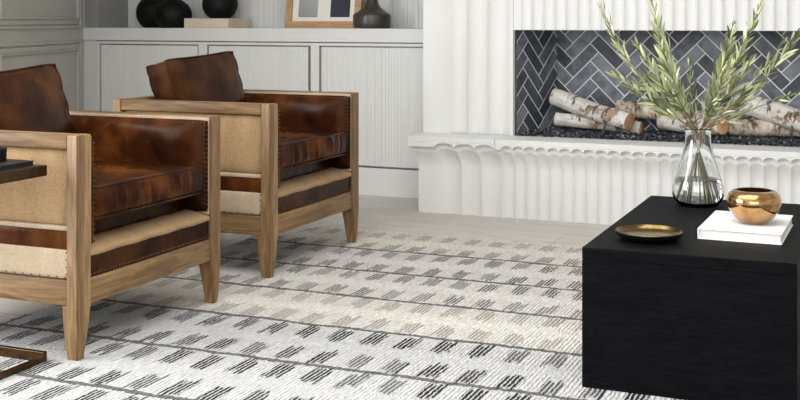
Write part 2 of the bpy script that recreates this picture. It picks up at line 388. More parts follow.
FY = 5.75
wl = [-2.142, -2.032, -1.920, -1.808]
pil = [(PXL, 0)]+flute_cols(wl, .028, 12)+[(FXL, 0)]
mir = [(FXL+FXR-x, d) for x, d in reversed(pil)]
fpart('pilaster', vert_sheet(pil, FY, .397, 2.75, 6.62), WHITE)
fpart('pilaster', vert_sheet(mir, FY, .397, 2.75, 6.62), WHITE)
nr = [FXL+.043+.0598*k for k in range(int((FXR-FXL-.043)/.0598)+1)]
fpart('fascia', vert_sheet([(FXL, .004)]+flute_cols(nr, .015, 10)+[(FXR, .004)], FY+.003, .948, 2.75, 6.62), WHITE)
# hearth plinth: fluted, coved outward to the slab
bw = [-2.118, -2.008, -1.898, -1.789]
nb = [-1.72-.0601+.0601*k for k in range(31)]
nb = [x for x in nb if x < FXR-.01]
right = [FXL+FXR-x for x in reversed(bw)]
cols = [(-2.248, 0), (-2.20, 0), (-2.16, 0)]+flute_cols(bw, .015, 12)[:-1]+[(-1.789, 0)]+flute_cols(nb, .0145, 10)+flute_cols(right, .017, 12)+[(.50, 0), (.558, 0)]
SY = 5.52
def flare(z): return 0 if z < .235 else ((z-.235)/.115)**1.9
zs = [-.004, .1, .2]+[.2+.172*(i/30) for i in range(1, 31)]
bm = bmesh.new(); g = []
xc = (cols[0][0]+cols[-1][0])/2; hw = (cols[-1][0]-cols[0][0])/2
for z in zs:
    rowv = []
    for x, d in cols:
        fl = flare(z); y = max(SY+.026, 5.58-.060*fl+d)
        t = max(0, (abs(x-xc)-hw+.75)/.75); xx = x+math.copysign(.036*min(1, fl)*t, x-xc)
        rowv.append(bm.verts.new((xx, y, z)))
    g.append(rowv)
for a, b_ in zip(g, g[1:]):
    for i in range(len(a)-1): bm.faces.new((a[i], a[i+1], b_[i+1], b_[i]))
for side in (0, -1):
    bk2 = [bm.verts.new((r[side].co.x, 5.99, r[side].co.z)) for r in g]
    for i in range(len(g)-1): bm.faces.new((g[i][side], g[i+1][side], bk2[i+1], bk2[i]))
fpart('hearth_base', bm, WHITE)
bm = bmesh.new()
def lip(x0, x1, ridges):
    b2 = bmesh.new(); e_ = [(x0, .345)]
    for a, b_ in zip(ridges, ridges[1:]):
        for k in range(12): u = k/12; e_.append((a+(b_-a)*u, .347+.021*sqrt(max(0, 1-(2*u-1)**2))))
    e_ += [(ridges[-1], .347), (x1, .345)]
    top = [(x, .3725) for x, z in e_]
    A = [[b2.verts.new((x, y, z)) for x, z in e_] for y in (SY, SY+.034)]; T = [[b2.verts.new((x, y, z)) for x, z in top] for y in (SY, SY+.034)]
    for i in range(len(e_)-1):
        for q in ((A[0][i], A[0][i+1], T[0][i+1], T[0][i]), (A[1][i], T[1][i], T[1][i+1], A[1][i+1]), (A[0][i], A[1][i], A[1][i+1], A[0][i+1])): b2.faces.new(q)
    for i in (0, -1): b2.faces.new((A[0][i], T[0][i], T[1][i], A[1][i]))
    merge(bm, b2)
lw = [-2.138, -2.029, -1.920, -1.811]
nl = [-1.7801+.0601*k for k in range(32)]; nl = [x for x in nl if x < FXR]
lip(-2.285, -1.811, lw); lip(-1.810, .12, nl); lip(.121, .595, [FXL+FXR-x for x in reversed(lw)])
for x0, x1 in ((-2.285, -2.261), (.571, .595)): box(bm, x0, x1, SY+.034, 5.75, .345, .3725)
box(bm, -2.285, -1.812, SY, 5.75, .372, .398, .002); box(bm, -1.810, .12, SY, 5.75, .372, .398, .002); box(bm, .122, .595, SY, 5.75, .372, .398, .002)
fpart('hearth_slab', bm, WHITE, 0)
fpart('hearth_core', B(-2.24, .55, 5.62, 6.62, -.004, .385), WHITE, 0)
# herringbone tiles
def clip(poly, u0, u1, v0, v1):
    for ax, lim, sg in ((0, u0, 1), (0, u1, -1), (1, v0, 1), (1, v1, -1)):
        out = []
        for i in range(len(poly)):
            a, b_ = poly[i], poly[(i+1) % len(poly)]
            ia, ib = (a[ax]-lim)*sg >= 0, (b_[ax]-lim)*sg >= 0
            if ia: out.append(a)
            if ia != ib:
                t = (lim-a[ax])/(b_[ax]-a[ax]); out.append((a[0]+(b_[0]-a[0])*t, a[1]+(b_[1]-a[1])*t))
        poly = out
        if len(poly) < 3: return []
    return poly
def herring(width, height, W=.0665, n=3, gap=.0062, ou=0., ov=0., thick=.008):
    tiles = []; L = n*W; c45 = sqrt(.5)
    for i in range(-40, 41):
        for j in range(-40, 41):
            # standard herringbone on integer grid, unit W: horizontal brick then vertical brick
            m_ = (i-j) % (2*n)
            if m_ == 0: r = (i*W, j*W, i*W+L, j*W+W)
            elif m_ == n: r = (i*W, j*W-(n-1)*W, i*W+W, j*W+W)
            else: continue
            x0, y0, x1, y1 = r[0]+gap/2, r[1]+gap/2, r[2]-gap/2, r[3]-gap/2
            q = [((x-y)*c45+ou, (x+y)*c45+ov) for x, y in ((x0, y0), (x1, y0), (x1, y1), (x0, y1))]
            q = clip(q, 0, width, 0, height)
            if len(q) >= 3: tiles.append(q)
    return tiles
def tile_sheet(tiles, f, th=.0018):
    bm = bmesh.new()
    for q in tiles:
        a = [bm.verts.new(f(u, v, 0)) for u, v in q]; b_ = [bm.verts.new(f(u, v, th)) for u, v in q]
        bm.faces.new(b_); k = len(a)
        for i in range(k): bm.faces.new((a[i], a[(i+1) % k], b_[(i+1) % k], b_[i]))
    return bm
FB = 6.15; FZ0, FZ1 = .385, .948; SPL = .125      # back wall set in, side walls splayed
fpart('firebox_grout', B(FXL-.03, FXR+.03, FB, FB+.05, FZ0, 1.3), GROUT, 0)
fpart('back_tiles', tile_sheet(herring(FXR-FXL, 1.3-FZ0, ou=.50, ov=.30), lambda u, v, t: (FXL+u, FB-t, FZ0+v)), SLATE, 0)
SLEN = sqrt(SPL**2+(FB-FY-.045)**2)
for sx, sg in ((FXL+.004, 1), (FXR-.004, -1)):
    sd = Vector((sg*SPL, FB-FY-.045, 0)).normalized(); sn = Vector((sd.y*sg, -sd.x*sg, 0))
    def on(u, v, t, sd=sd, sn=sn, sx=sx): q = Vector((sx, FY+.045, FZ0))+sd*u+sn*t; return (q.x, q.y, FZ0+v)
    bm = bmesh.new(); loft(bm, [[on(0, z, .0), on(SLEN+.02, z, .0), on(SLEN+.02, z, -.03), on(0, z, -.03)] for z in (0, 1.3-FZ0)])
    fpart('side_grout', bm, GROUT, 0)
    fpart('side_tiles', tile_sheet(herring(SLEN-.002, 1.3-FZ0, gap=.008, ou=.245, ov=.27), lambda u, v, t: on(u, v, t+.0004)), SLATE, 0)
fpart('steel_edge', B(FXL, FXL+.006, FY+.012, FY+.045, .398, .948), metal('steel', (.5, .5, .5), .4), 0)
fpart('firebox_lintel', B(FXL, FXR, FY+.03, FY+.12, .95, 1.3), paint('black_lintel', (.015, .015, .015), .7), 0)

# lava gravel
random.seed(9)
bm = bmesh.new()
for k in range(5200):
    y = random.uniform(FY+.012, FB-.015); ins = .015+SPL*max(0, (y-FY-.045)/(FB-FY-.045)); x = random.uniform(FXL+ins, FXR-ins)
    r = random.uniform(.0045, .010); z = .398+random.uniform(-.002, .014)*min(1, (y-FY)/.06)+.004
    b2 = bmesh.ops.create_icosphere(bm, subdivisions=1, radius=r) if False else None
    q = Matrix.Rotation(random.uniform(0, 6), 3, Vector((random.random(), random.random(), random.random()+.01)).normalized())
    vs = [bm.verts.new(Vector((x, y, z))+q @ Vector(p)*r*random.uniform(.7, 1.25)) for p in ((1, 0, 0), (0, 1, 0), (-1, 0, 0), (0, -1, 0), (0, 0, 1), (0, 0, -1))]
    for a, b_, c in ((0, 1, 4), (1, 2, 4), (2, 3, 4), (3, 0, 4), (1, 0, 5), (2, 1, 5), (3, 2, 5), (0, 3, 5)): bm.faces.new((vs[a], vs[b_], vs[c]))
tag(obj('lava_gravel', bm, LAVA, None, 0), 'black lava gravel covering the firebox floor', 'gravel', kind='stuff')

# birch logs
def log(p0, p1, r0, r1, mat, label, seed, ends=(1, 1)):
    p0, p1 = Vector(p0), Vector(p1); L = (p1-p0).length; n = 22; m_ = 28
    root = empty('birch_log', (p0+p1)/2)
    root.rotation_mode = 'QUATERNION'; root.rotation_quaternion = (p1-p0).to_track_quat('X', 'Z')
    tag(root, label, 'log', 'birch logs in the firebox')
    bm = bmesh.new(); rings = []
    for i in range(n+1):
        u = i/n; r = r0+(r1-r0)*u
        cy = .006*sin(u*4+seed); cz = .005*sin(u*5+seed*2)
        ring = []
        for k in range(m_):
            a = 2*pi*k/m_; rr = r*(1+.07*noise.noise(Vector((u*5+seed, cos(a), sin(a))))+.03*noise.noise(Vector((u*20, cos(a)*4+seed, sin(a)*4))))
            ring.append(bm.verts.new((-L/2+L*u, cy+rr*cos(a), cz+rr*sin(a))))
        rings.append(ring)
    for a, b_ in zip(rings, rings[1:]):
        for i in range(m_): bm.faces.new((a[i], a[(i+1) % m_], b_[(i+1) % m_], b_[i]))
    e0 = [v.co.copy() for v in rings[0]]; e1 = [v.co.copy() for v in rings[-1]]
    obj('bark', bm, mat, root, 60)
    for e_, sg in ((e0, -1), (e1, 1)):
        bm = bmesh.new(); c = sum(e_, Vector())/len(e_)
        i0 = [bm.verts.new(v) for v in e_]; i1 = [bm.verts.new(c+(v-c)*.86+Vector((sg*.002, 0, 0))) for v in e_]; cc = bm.verts.new(c+Vector((sg*.003, 0, 0)))
        for i in range(m_):
            bm.faces.new((i0[i], i0[(i+1) % m_], i1[(i+1) % m_], i1[i])); bm.faces.new((i1[i], i1[(i+1) % m_], cc))
        obj('cut_end', bm, CUT, root, 40)
    return root
a_ = YAW
def at(x, y, Y):
    u = (x-400)/F_PX; v = -(y-20)/F_PX; r = (-sin(a_)+u*cos(a_), cos(a_)+u*sin(a_), v); t = Y/r[1]
    return Vector((r[0]*t, Y, 1+r[2]*t))
log(at(554, 97.5, 6.04), at(630, 122, 5.85), .048, .045, BIRCH, 'large white birch log lying on top at left, orange cut end facing out', 1)
log(at(556, 118, 6.00), at(641, 128.5, 5.97), .036, .036, BIRCH, 'short birch log tucked under the large left log', 2.3)
log(at(617, 108, 6.095), at(705, 119, 6.09), .043, .043, BIRCHD, 'rough-barked dark birch log at the back, behind the vase', 3.1)
log(at(662, 123, 6.08), at(722, 127, 5.83), .034, .042, BIRCH, 'birch log with round orange cut end just right of the vase neck', 4.2)
log(at(731, 126.5, 6.03), at(830, 131, 6.0), .044, .042, BIRCHD, 'tan rough birch log lying low on the gravel at right', 5.5)
log(at(744, 105, 6.05), at(835, 130, 5.92), .054, .056, BIRCH, 'thick pale birch log resting on top at the far right', 6.7)

# ------------------------------------------------------------ rug
random.seed(3)
bm = bmesh.new(); RX0, RX1, RY0, RY1 = -2.69, 1.3, .4, 5.0
def rim(n, a, b_): return [(a[0]+(b_[0]-a[0])*i/n, a[1]+(b_[1]-a[1])*i/n) for i in range(n)]
pts = rim(300, (RX0, RY0), (RX0, RY1))+rim(300, (RX0, RY1), (RX1, RY1))+rim(60, (RX1, RY1), (RX1, RY0))+rim(60, (RX1, RY0), (RX0, RY0))
def ring(ins, z, j):
    out = []
    for x, y in pts:
        cx_, cy_ = (RX0+RX1)/2, (RY0+RY1)/2; x2 = max(RX0+ins, min(RX1-ins, x)); y2 = max(RY0+ins, min(RY1-ins, y))
        out.append(bm.verts.new((x2+random.uniform(-j, j), y2+random.uniform(-j, j), max(-.0038, z+random.uniform(-j, j)*.1))))
    return out
r1, r2, r3 = ring(.0, -.0038, .006), ring(.0, -.001, .006), ring(.02, .0, .002)
for a, b_ in ((r1, r2), (r2, r3)):
    for i in range(len(a)): bm.faces.new((a[i], a[(i+1) % len(a)], b_[(i+1) % len(b_)], b_[i]))
bm.faces.new(r3)
tag(obj('rug', bm, RUG, None, 40), 'large cream and grey woven rug with dark dashes and stripes', 'rug')

# ------------------------------------------------------------ armchair
CW, CD, CH = .79, .73, .665       # width (y), depth (x), arm height
def deform_box(x0, x1, y0, y1, z0, z1, fn, cuts=14, rnd=.012):
    bm = bmesh.new(); bmesh.ops.create_cube(bm, size=2)
    bmesh.ops.subdivide_edges(bm, edges=bm.edges[:], cuts=cuts, use_grid_fill=True)
    hx, hy, hz = (x1-x0)/2, (y1-y0)/2, (z1-z0)/2; cx_, cy_, cz_ = (x0+x1)/2, (y0+y1)/2, (z0+z1)/2
    for v in bm.verts:
        a, b_, c = v.co
        p = Vector((a*hx, b_*hy, c*hz)); q = Vector((max(-hx+rnd, min(hx-rnd, p.x)), max(-hy+rnd, min(hy-rnd, p.y)), max(-hz+rnd, min(hz-rnd, p.z))))
        d = p-q
        if d.length > 1e-9: p = q+d.normalized()*rnd
        v.co = Vector((cx_, cy_, cz_))+p+Vector(fn(a, b_, c))
    return bm
def nails(bm, p0, p1, nrm, step=.017, r=.0042):
    p0, p1 = Vector(p0), Vector(p1); k = max(1, int((p1-p0).length/step)); nv = Vector(nrm)
    t1 = (p1-p0).normalized(); t2 = nv.cross(t1)
    for i in range(k+1):
        c = p0+(p1-p0)*i/k; prev = None; rings = []
        for h, rr in ((0, 1), (.6, .7)):
            rings.append([bm.verts.new(c+nv*h*r+(t1*cos(2*pi*j/7)+t2*sin(2*pi*j/7))*r*rr) for j in range(7)])
        top = bm.verts.new(c+nv*r*.8)
        for j in range(7):
            bm.faces.new((rings[0][j], rings[0][(j+1) % 7], rings[1][(j+1) % 7], rings[1][j])); bm.faces.new((rings[1][j], rings[1][(j+1) % 7], top))
def make_chair():
    root = empty('armchair'); off = Vector((CD/2, -CW/2, 0))
    def P(name, bm, mat, par=root, smooth=40):
        o = obj(name, bm, mat, par, smooth)
        if par is root: o.data.transform(Matrix.Translation(off))
        else: o.data.transform(Matrix.Translation(off))
        return o
    T = .040
    def leg(front, near):
        def X(x): return -x if front else -(CD-x)
        def Y(y): return y if near else CW-y
        secs = []
        for z, dx, dy in ((.0, .040, .034), (.02, .041, .036), (.09, .049, .050), (.150, .056, .063), (.157, .056, .064), (.159, T, .065), (CH-.004, T, .065), (CH, T-.003, .062)):
            e_ = .003 if z in (0., CH) else 0
            o_ = e_+(0 if near else .018*max(0, 1-z/.15)**1.3)
            secs.append([(X(e_), Y(o_), z), (X(dx), Y(o_), z), (X(dx), Y(dy+(o_ if z < .15 else 0)*.6), z), (X(e_), Y(dy+(o_ if z < .15 else 0)*.6), z)])
        bm = bmesh.new(); loft(bm, secs)
        bmesh.ops.bevel(bm, geom=[e for e in bm.edges if abs(e.verts[0].co.z-e.verts[1].co.z) > .01], offset=.003, segments=2, affect='EDGES')
        P('leg', bm, OAK[2])
    for f in (True, False):
        for n_ in (True, False): leg(f, n_)
    nb_ = bmesh.new()
    for near in (True, False):
        Y = (lambda y: y) if near else (lambda y: CW-y)
        s = lambda a, b_: (min(Y(a), Y(b_)), max(Y(a), Y(b_)))
        P('arm', B(-CD+T+.0012, -T-.0005, *s(.001, .064), CH-.042, CH-.0005, .003), OAK[0])
        P('side_rail', B(-CD+T, -T, *s(.003, .043), .159, .233, .002), OAK[0])
        sg = -1 if near else 1
        def bulge(amt): return lambda a, b_, c: (0, sg*amt*(1-a**6)*(1-c**4) if b_*sg > 0 else 0, 0)
        P('side_panel', deform_box(-CD+T+.001, -T-.001, *s(.016, .040), .392, CH-.044, bulge(.006)), BUR)
        P('welt', B(-CD+T+.001, -T-.001, *s(.010, .040), .378, .393, .005), BURL)
        P('side_band', B(-CD+T+.001, -T-.001, *s(.012, .040), .322, .378, .002), LEA)
        P('lower_panel', deform_box(-CD+T+.001, -T-.001, *s(.010, .040), .234, .325, bulge(.004), rnd=.008), BURL)
        yn = Y(.0105); nv = (0, sg, 0)
        nails(nb_, (-CD+T+.01, Y(.012), .370), (-T-.01, Y(.012), .370), nv, .026, .003)
        nails(nb_, (-CD+T+.01, Y(.008), .241), (-T-.01, Y(.008), .241), nv, .030, .0028)
        nails(nb_, (-T-.006, Y(.008), .25), (-T-.006, Y(.008), .315), nv, .021, .0028)
        # padded leather inside of the arm
        def pad(a, b_, c):
            k = (1-abs(a)**7)*(1-abs(c)**5)
            return (0, -sg*.030*k if b_*sg < 0 else 0, 0)
        P('arm_pad', deform_box(-CD+.05, -.006, *s(.066, .088), .33, CH-.012, pad, 20, .008), LEA)
        P('edge_trim', box(B(-.050, -.006, *s(.0655, .073), .32, CH-.006, .002), -CD+.05, -.01, *s(.064, .076), CH-.016, CH-.004, .002), BURL)
        yi = Y(.090)
        nails(nb_, (-CD+.08, Y(.0885), CH-.021), (-.012, Y(.0885), CH-.021), (0, -sg, 0), .015, .0042)
        nails(nb_, (-.013, Y(.0885), CH-.03), (-.013, Y(.0885), .36), (0, -sg, 0), .016, .0042)
        nails(nb_, (-.004, Y(.082), CH-.03), (-.004, Y(.082), .34), (1, 0, 0), .016, .0038)
    P('front_rail', B(-.045, -.004, .064, CW-.064, .155, .231, .002), OAK[1])
    P('rear_rail', B(-CD+.004, -CD+.045, .064, CW-.064, .155, .231, .002), OAK[1])
    P('back_rail', B(-CD+.001, -CD+T, .064, CW-.064, CH-.042, CH-.0005, .003), OAK[1])
    P('back_panel', deform_box(-CD+.012, -CD+.04, .065, CW-.065, .232, CH-.043, lambda a, b_, c: (0, 0, 0)), BUR)
    P('back_pad', deform_box(-CD+.04, -CD+.10, .075, CW-.075, .33, CH-.012, lambda a, b_, c: (.02*(1-b_**4)*(1-c**4) if a > 0 else 0, 0, 0), 14, .015), LEA)
    P('front_band', deform_box(-.10, -.008, .066, CW-.066, .232, .303, lambda a, b_, c: (0, 0, 0), 8, .004), LEAP)
    nails(nb_, (-.0078, .075, .240), (-.0078, CW-.075, .240), (1, 0, 0), .015, .0036)
    # burlap roll rising from the band to the deck
    prof = [(-.16, .30), (-.006, .297), (-.004, .304), (-.007, .311), (-.020, .318), (-.05, .328), (-.09, .336), (-.16, .338)]
    bm = bmesh.new(); loft(bm, [[(x, y, z+.0012*sin(y*37)) for x, z in prof] for y in [.066+(CW-.132)*i/40 for i in range(41)]])
    P('burlap_roll', bm, BUR)
    P('seat_deck', deform_box(-CD+.06, -.085, .09, CW-.09, .325, .403, lambda a, b_, c: (0, 0, 0), 6, .012), LEAP)
    random.seed(5)
    def cush(a, b_, c):
        dz = 0; dx = 0
        if c > 0: dz = .012*(1-a*a)*(1-b_*b_)
        if a > 0: 
            m_ = max(0, 1-abs(b_*1.25)**4)*(1-abs(c)**3)
            dx = .0065*(1-b_**4)*(1-c*c)+.0042*m_*(sin(b_*34+1.2*sin(b_*9))+.6*sin(b_*57+2+c*1.2))
        return (dx, 0, dz)
    cu = P('seat_cushion', deform_box(-CD+.11, -.012, .100, CW-.082, .403, .498, cush, 56, .012), LEA)
    bm = bmesh.new()
    x1, y0, y1, x0 = -.0135, .104, CW-.086, -CD+.114
    for z in (.498, .404):
        tube(bm, [(x0, y0, z-.002), (x1-.02, y0, z-.002), (x1-.004, y0+.004, z-.002), (x1, y0+.022, z-.002), (x1+.001, (y0+y1)/2, z-.002), (x1, y1-.022, z-.002), (x1-.004, y1-.004, z-.002), (x1-.02, y1, z-.002), (x0, y1, z-.002)], .0042, 8)
    P('piping', bm, LEAP, cu)
    o = P('nailhead_trim', nb_, NAIL); o['kind'] = 'stuff'
    return root
def copy_tree(o, parent=None):
    c = o.copy(); COL.objects.link(c)
    if parent: c.parent = parent
    for ch in list(o.children): copy_tree(ch, c)
    return c
ch1 = make_chair()
tag(ch1, 'leather and burlap oak-framed armchair nearest the viewer, at left edge', 'armchair', 'leather armchairs in a row')
ch2 = copy_tree(ch1)
tag(ch2, 'leather and burlap oak-framed armchair further back, near the cabinets', 'armchair', 'leather armchairs in a row')
ch1.scale = (1, 1, .993); ch1.location = (-2.179-CD/2, 2.735+CW/2, .0005)
ch2.location = (-2.191-CD/2*1.01, 3.900+CW/2*1.035, .0005); ch2.scale = (1.01, 1.035, 1.012)

# loose back pillow
def make_pillow():
    root = empty('back_pillow'); w, h, t = .268, .190, .048
    bm = bmesh.new(); bmesh.ops.create_cube(bm, size=2); bmesh.ops.subdivide_edges(bm, edges=bm.edges[:], cuts=22, use_grid_fill=True)
    def f(a, b_, c):      # a: thickness axis, b: width, c: height
        e_ = (1-b_*b_)*(1-c*c)
        y = b_*w*(1-.05*(1-c*c)); z = c*h*(1-.10*(1-b_*b_)**1.0) 
        z = c*h*(1-.05*(1-b_*b_)); ear = (abs(b_)*abs(c))**5; y *= 1-.05*ear; z *= 1-.05*ear
        x = a*(t+.035*e_**.6)
        wr = .003*noise.noise(Vector((b_*4, c*4, a*2)))+.003*sin(c*14+b_*5)*max(0, abs(b_)-.72)/.28
        return Vector((x+wr*(1 if a > 0 else -1), y, z))
    for v in bm.verts: v.co = f(*v.co)
    p = obj('cover', bm, LEAP, root, 60)
    for a in (-1, 1):
        bm = bmesh.new(); loop = []
        n = 14
        for i in range(n): loop.append(f(a, -1+2*i/n, 1))
        for i in range(n): loop.append(f(a, 1, 1-2*i/n))
        for i in range(n): loop.append(f(a, 1-2*i/n, -1))
        for i in range(n+1): loop.append(f(a, -1, -1+2*i/n))
        tube(bm, loop, .0042, 7); obj('piping', bm, LEAP, root, 60)
    return root
pl1 = make_pillow(); pl2 = copy_tree(pl1)
tag(pl1, 'dark brown leather back pillow leaning in the nearest armchair', 'pillow', 'leather back pillows')
tag(pl2, 'dark brown leather back pillow standing in the further armchair', 'pillow', 'leather back pillows')
# rotation: lean back by 15 degrees about y
pl1.location = (-2.179-.565, 2.735+.375, .640); pl1.rotation_euler = (radians(3), radians(-17), radians(4))
pl2.location = (-2.191-.565, 3.900+.405, .655); pl2.rotation_euler = (radians(3), radians(-16), radians(-3))

# ------------------------------------------------------------ coffee table block
TX0, TX1, TY0, TY1, TZ = -.761, -.205, 3.08, 4.085, .381
ct = tag(empty('coffee_table', ((TX0+TX1)/2, (TY0+TY1)/2, .0)), 'black stained oak block coffee table at right', 'coffee table')
tz = TZ
hx, hy = (TX1-TX0)/2, (TY1-TY0)/2
obj('front_panel', B(-hx, hx, -hy, -hy+.03, 0, tz-.032, .0015), BLKW, ct, 0)
obj('rear_panel', B(-hx, hx, hy-.03, hy, 0, tz-.032, .0015), BLKW, ct, 0)
obj('side_panel', B(-hx+.0005, -hx+.03, -hy+.03, hy-.03, 0, tz-.032, .0015), BLKW, ct, 0)
obj('side_panel', B(hx-.03, hx-.0005, -hy+.03, hy-.03, 0, tz-.032, .0015), BLKW, ct, 0)
obj('tabletop', B(-hx, hx, -hy, hy, tz-.0318, tz, .002), BLKW, ct, 0)

# things on the coffee table
d = tag(empty('brass_dish', (-.615, 3.268, TZ)), 'shallow round brass dish with black outside on the coffee table', 'dish')
bm = bmesh.new(); lathe(bm, [(.06, .006), (.078, .007), (.090, .016), (.0935, .024), (.0925, .025), (.0885, .017), (.077, .0105), (.001, .010)], n=64, cap=False)
o = obj('bowl', bm, BRASS, d, 40)
bm = bmesh.new(); lathe(bm, [(.001, .0048), (.078, .0052), (.0915, .0145), (.0948, .022), (.0935, .024), (.090, .017)], n=64, cap=False)
obj('outer_shell', bm, BLACKP, d, 40)
for k in range(3):
    aa = -pi/2-.75+k*2.09*1; bm = bmesh.new(); bmesh.ops.create_uvsphere(bm, u_segments=12, v_segments=8, radius=.0045)
    for v in bm.verts: v.co += Vector((.068*cos(aa), .068*sin(aa), .0045))
    obj('foot', bm, BRASS, d, 60)
bkk = tag(empty('book', (-.372, 3.490, TZ)), 'white hardback book lying under the amber bowl', 'book')
bkk.rotation_euler = (0, 0, radians(-1))
obj('cover', box(box(B(-.114, .114, -.168, .168, 0, .003, .001), -.114, .114, -.168, .168, .027, .030, .001), -.114, -.110, -.168, .168, .001, .029, .001), WPAPER, bkk, 0)
obj('pages', B(-.110, .110, -.164, .164, .003, .027), PAGES, bkk, 0)
bw_ = tag(empty('amber_bowl', (-.350, 3.470, TZ+.030)), 'rounded amber mercury glass bowl standing on the white book', 'bowl')
bm = bmesh.new()
lathe(bm, [(.001, 0), (.028, 0), (.042, .006), (.058, .021), (.070, .040), (.0765, .058), (.0765, .072), (.071, .085), (.060, .094), (.052, .097), (.050, .0955), (.058, .0915), (.0685, .083), (.0735, .071), (.0735, .058), (.067, .041), (.055, .023), (.040, .009), (.001, .004)], n=64, cap=False)
obj('shell', bm, AMBER, bw_, 80)

# glass vase with water and olive branches
VX, VY = -.575, 3.925
vs = tag(empty('glass_vase', (VX, VY, TZ)), 'clear teardrop glass vase holding olive branches', 'vase')
outer = [(.001, 0), (.058, 0), (.066, .004), (.078, .018), (.0855, .040), (.084, .062), (.076, .090), (.066, .118), (.056, .150), (.049, .180), (.0435, .210), (.0415, .235), (.0435, .252), (.0445, .258)]
inner = [(.0425, .258), (.0410, .252), (.0385, .235), (.0405, .210), (.046, .180), (.053, .150), (.063, .118), (.073, .090), (.0805, .062), (.0815, .040), (.074, .021), (.062, .010), (.001, .009)]
bm = bmesh.new(); lathe(bm, outer+inner, n=64, cap=False); obj('glass', bm, GLASS, vs, 80)
bm = bmesh.new(); wi = [(r-.0004, z) for r, z in reversed(inner) if z < .09]
lathe(bm, [(.001, .0095)]+[(max(.001, r-.0003), z+.0004) for r, z in wi][1:]+[(.0720, .0895), (.001, .0895)], n=64, cap=False); obj('water', bm, WATER, vs, 80)
random.seed(21)
def leaf(bm, base, direc, L, w, roll):
    d_ = Vector(direc).normalized(); up = Vector((0, 0, 1)) if abs(d_.z) < .95 else Vector((1, 0, 0))
    s = d_.cross(up).normalized(); u = s.cross(d_); s2 = s*cos(roll)+u*sin(roll); u2 = u*cos(roll)-s*sin(roll)
    prev = None
    for t, k in ((0, .05), (.12, .5), (.32, .95), (.55, 1), (.78, .66), (.93, .25), (1, .02)):
        c = Vector(base)+d_*L*t+u2*L*.09*sin(t*pi)
        tr = [bm.verts.new(c-s2*w*k+u2*w*k*.25), bm.verts.new(c), bm.verts.new(c+s2*w*k+u2*w*k*.25)]
        if prev:
            bm.faces.new((prev[0], prev[1], tr[1], tr[0])); bm.faces.new((prev[1], prev[2], tr[2], tr[1]))
        prev = tr
nk = Vector((VX, VY, TZ+.25))
def branch(tip, bow, label, start=.22, dens=1.0, tl=1.12, off=(0, 0)):
    tip = Vector(tip); root = tag(empty('olive_branch', (VX, VY, TZ+.02)), label, 'branch', 'olive branches in the glass vase')
    o_ = Vector(root.location)
    b0 = Vector((VX-max(-.055, min(.055, (tip.x-VX)*.22))+off[0], VY+(VY-tip.y)*.15, TZ+.014)); n0 = Vector((VX+(tip.x-VX)*.075+off[0]*.5, VY+off[1]*.4, TZ+.255))
    mid = n0.lerp(tip, .5)+Vector(bow)
    pts = [b0, b0.lerp(n0, .5), n0]
    N_ = 16
    for i in range(1, N_+1):
        t = i/N_; pts.append(n0*(1-t)**2+mid*2*t*(1-t)+tip*t*t)
    bm = bmesh.new(); tube(bm, [p-o_ for p in pts], [.0022]*3+[.0021*(1-.75*i/N_) for i in range(N_)], 7); obj('stem', bm, STEM, root, 60)
    bm = bmesh.new()
    Ltot = (tip-n0).length; t = start*.30/Ltot*.6+.02; k = 0
    while t < 1.0:
        i = t*N_; p = n0*(1-t)**2+mid*2*t*(1-t)+tip*t*t; dr = ((mid-n0)*(1-t)+(tip-mid)*t).normalized()
        for sgn in (1, -1):
            an = random.uniform(0, 2*pi); up = Vector((0, 1, 0)); s = dr.cross(up).normalized(); u = s.cross(dr)
            spread = random.uniform(.25, .75)*(1.15-.5*t); ax = (s*cos(an*.5+k*1.57)*sgn+u*sin(an*.5+k*1.57)*sgn)
            dd = (dr+ax*spread).normalized()
            L = random.uniform(.05, .074)*tl*(1-.45*max(0, t-.6)/.4)
            leaf(bm, p-o_, dd, L, L*random.uniform(.062, .088), random.uniform(0, 6.28))
        t += random.uniform(.011, .017)/Ltot/dens; k += 1
    for j in range(3): leaf(bm, tip-o_, (dr+Vector((random.uniform(-.2, .2), 0, random.uniform(-.2, .2)))), .03, .0032, random.uniform(0, 6))
    f = obj('foliage', bm, LEAF, root, 60); f['kind'] = 'stuff'
    return root
branch(at(602, 9, 3.90), (-.045, 0, -.055), 'olive branch arching furthest to the upper left')
branch(at(649, -14, 4.02), (-.02, 0, -.02), 'tall olive branch rising left of centre out of the top', dens=1.2)
branch(at(657, 26, 3.78), (-.025, 0, .0), 'olive branch of mid height just left of centre', dens=1.1)
branch(at(617, 76, 3.80), (-.03, 0, .012), 'low olive branch reaching left over the logs')
branch(at(662, 62, 4.10), (-.01, 0, .0), 'short dense olive sprig low on the left side', dens=1.1)
branch(at(760, 8, 4.05), (.005, 0, -.02), 'tall olive branch rising right of centre to the white fascia', dens=1.2)
branch(at(733, 29, 3.82), (.01, 0, .0), 'olive branch of mid height right of centre with pale leaves', dens=1.1)
branch(at(808, 22, 3.96), (.02, 0, -.05), 'olive branch arching furthest to the upper right')
branch(at(752, 60, 4.08), (.01, 0, .0), 'short olive sprig low on the right side', dens=1.1)
branch(at(797, 94, 3.88), (.02, 0, .02), 'thin low olive branch reaching right over the top log', dens=.6, tl=.8)
branch(at(638, 44, 3.98), (-.02, 0, .0), 'full olive branch filling the left middle of the bunch', dens=1.1)
branch(at(671, 84, 3.74), (-.01, 0, .0), 'short olive sprig nearest the viewer, left of the neck', dens=1.2)
branch(at(722, 78, 3.72), (.01, 0, .0), 'short olive sprig nearest the viewer, right of the neck', dens=1.2)
branch(at(782, 44, 3.84), (.02, 0, -.02), 'olive branch below the upper right branch', dens=.6, tl=.85)
branch(at(690, 66, 3.90), (-.01, 0, .0), 'shortest upright olive sprig in the middle of the vase', dens=.9, tl=.8)

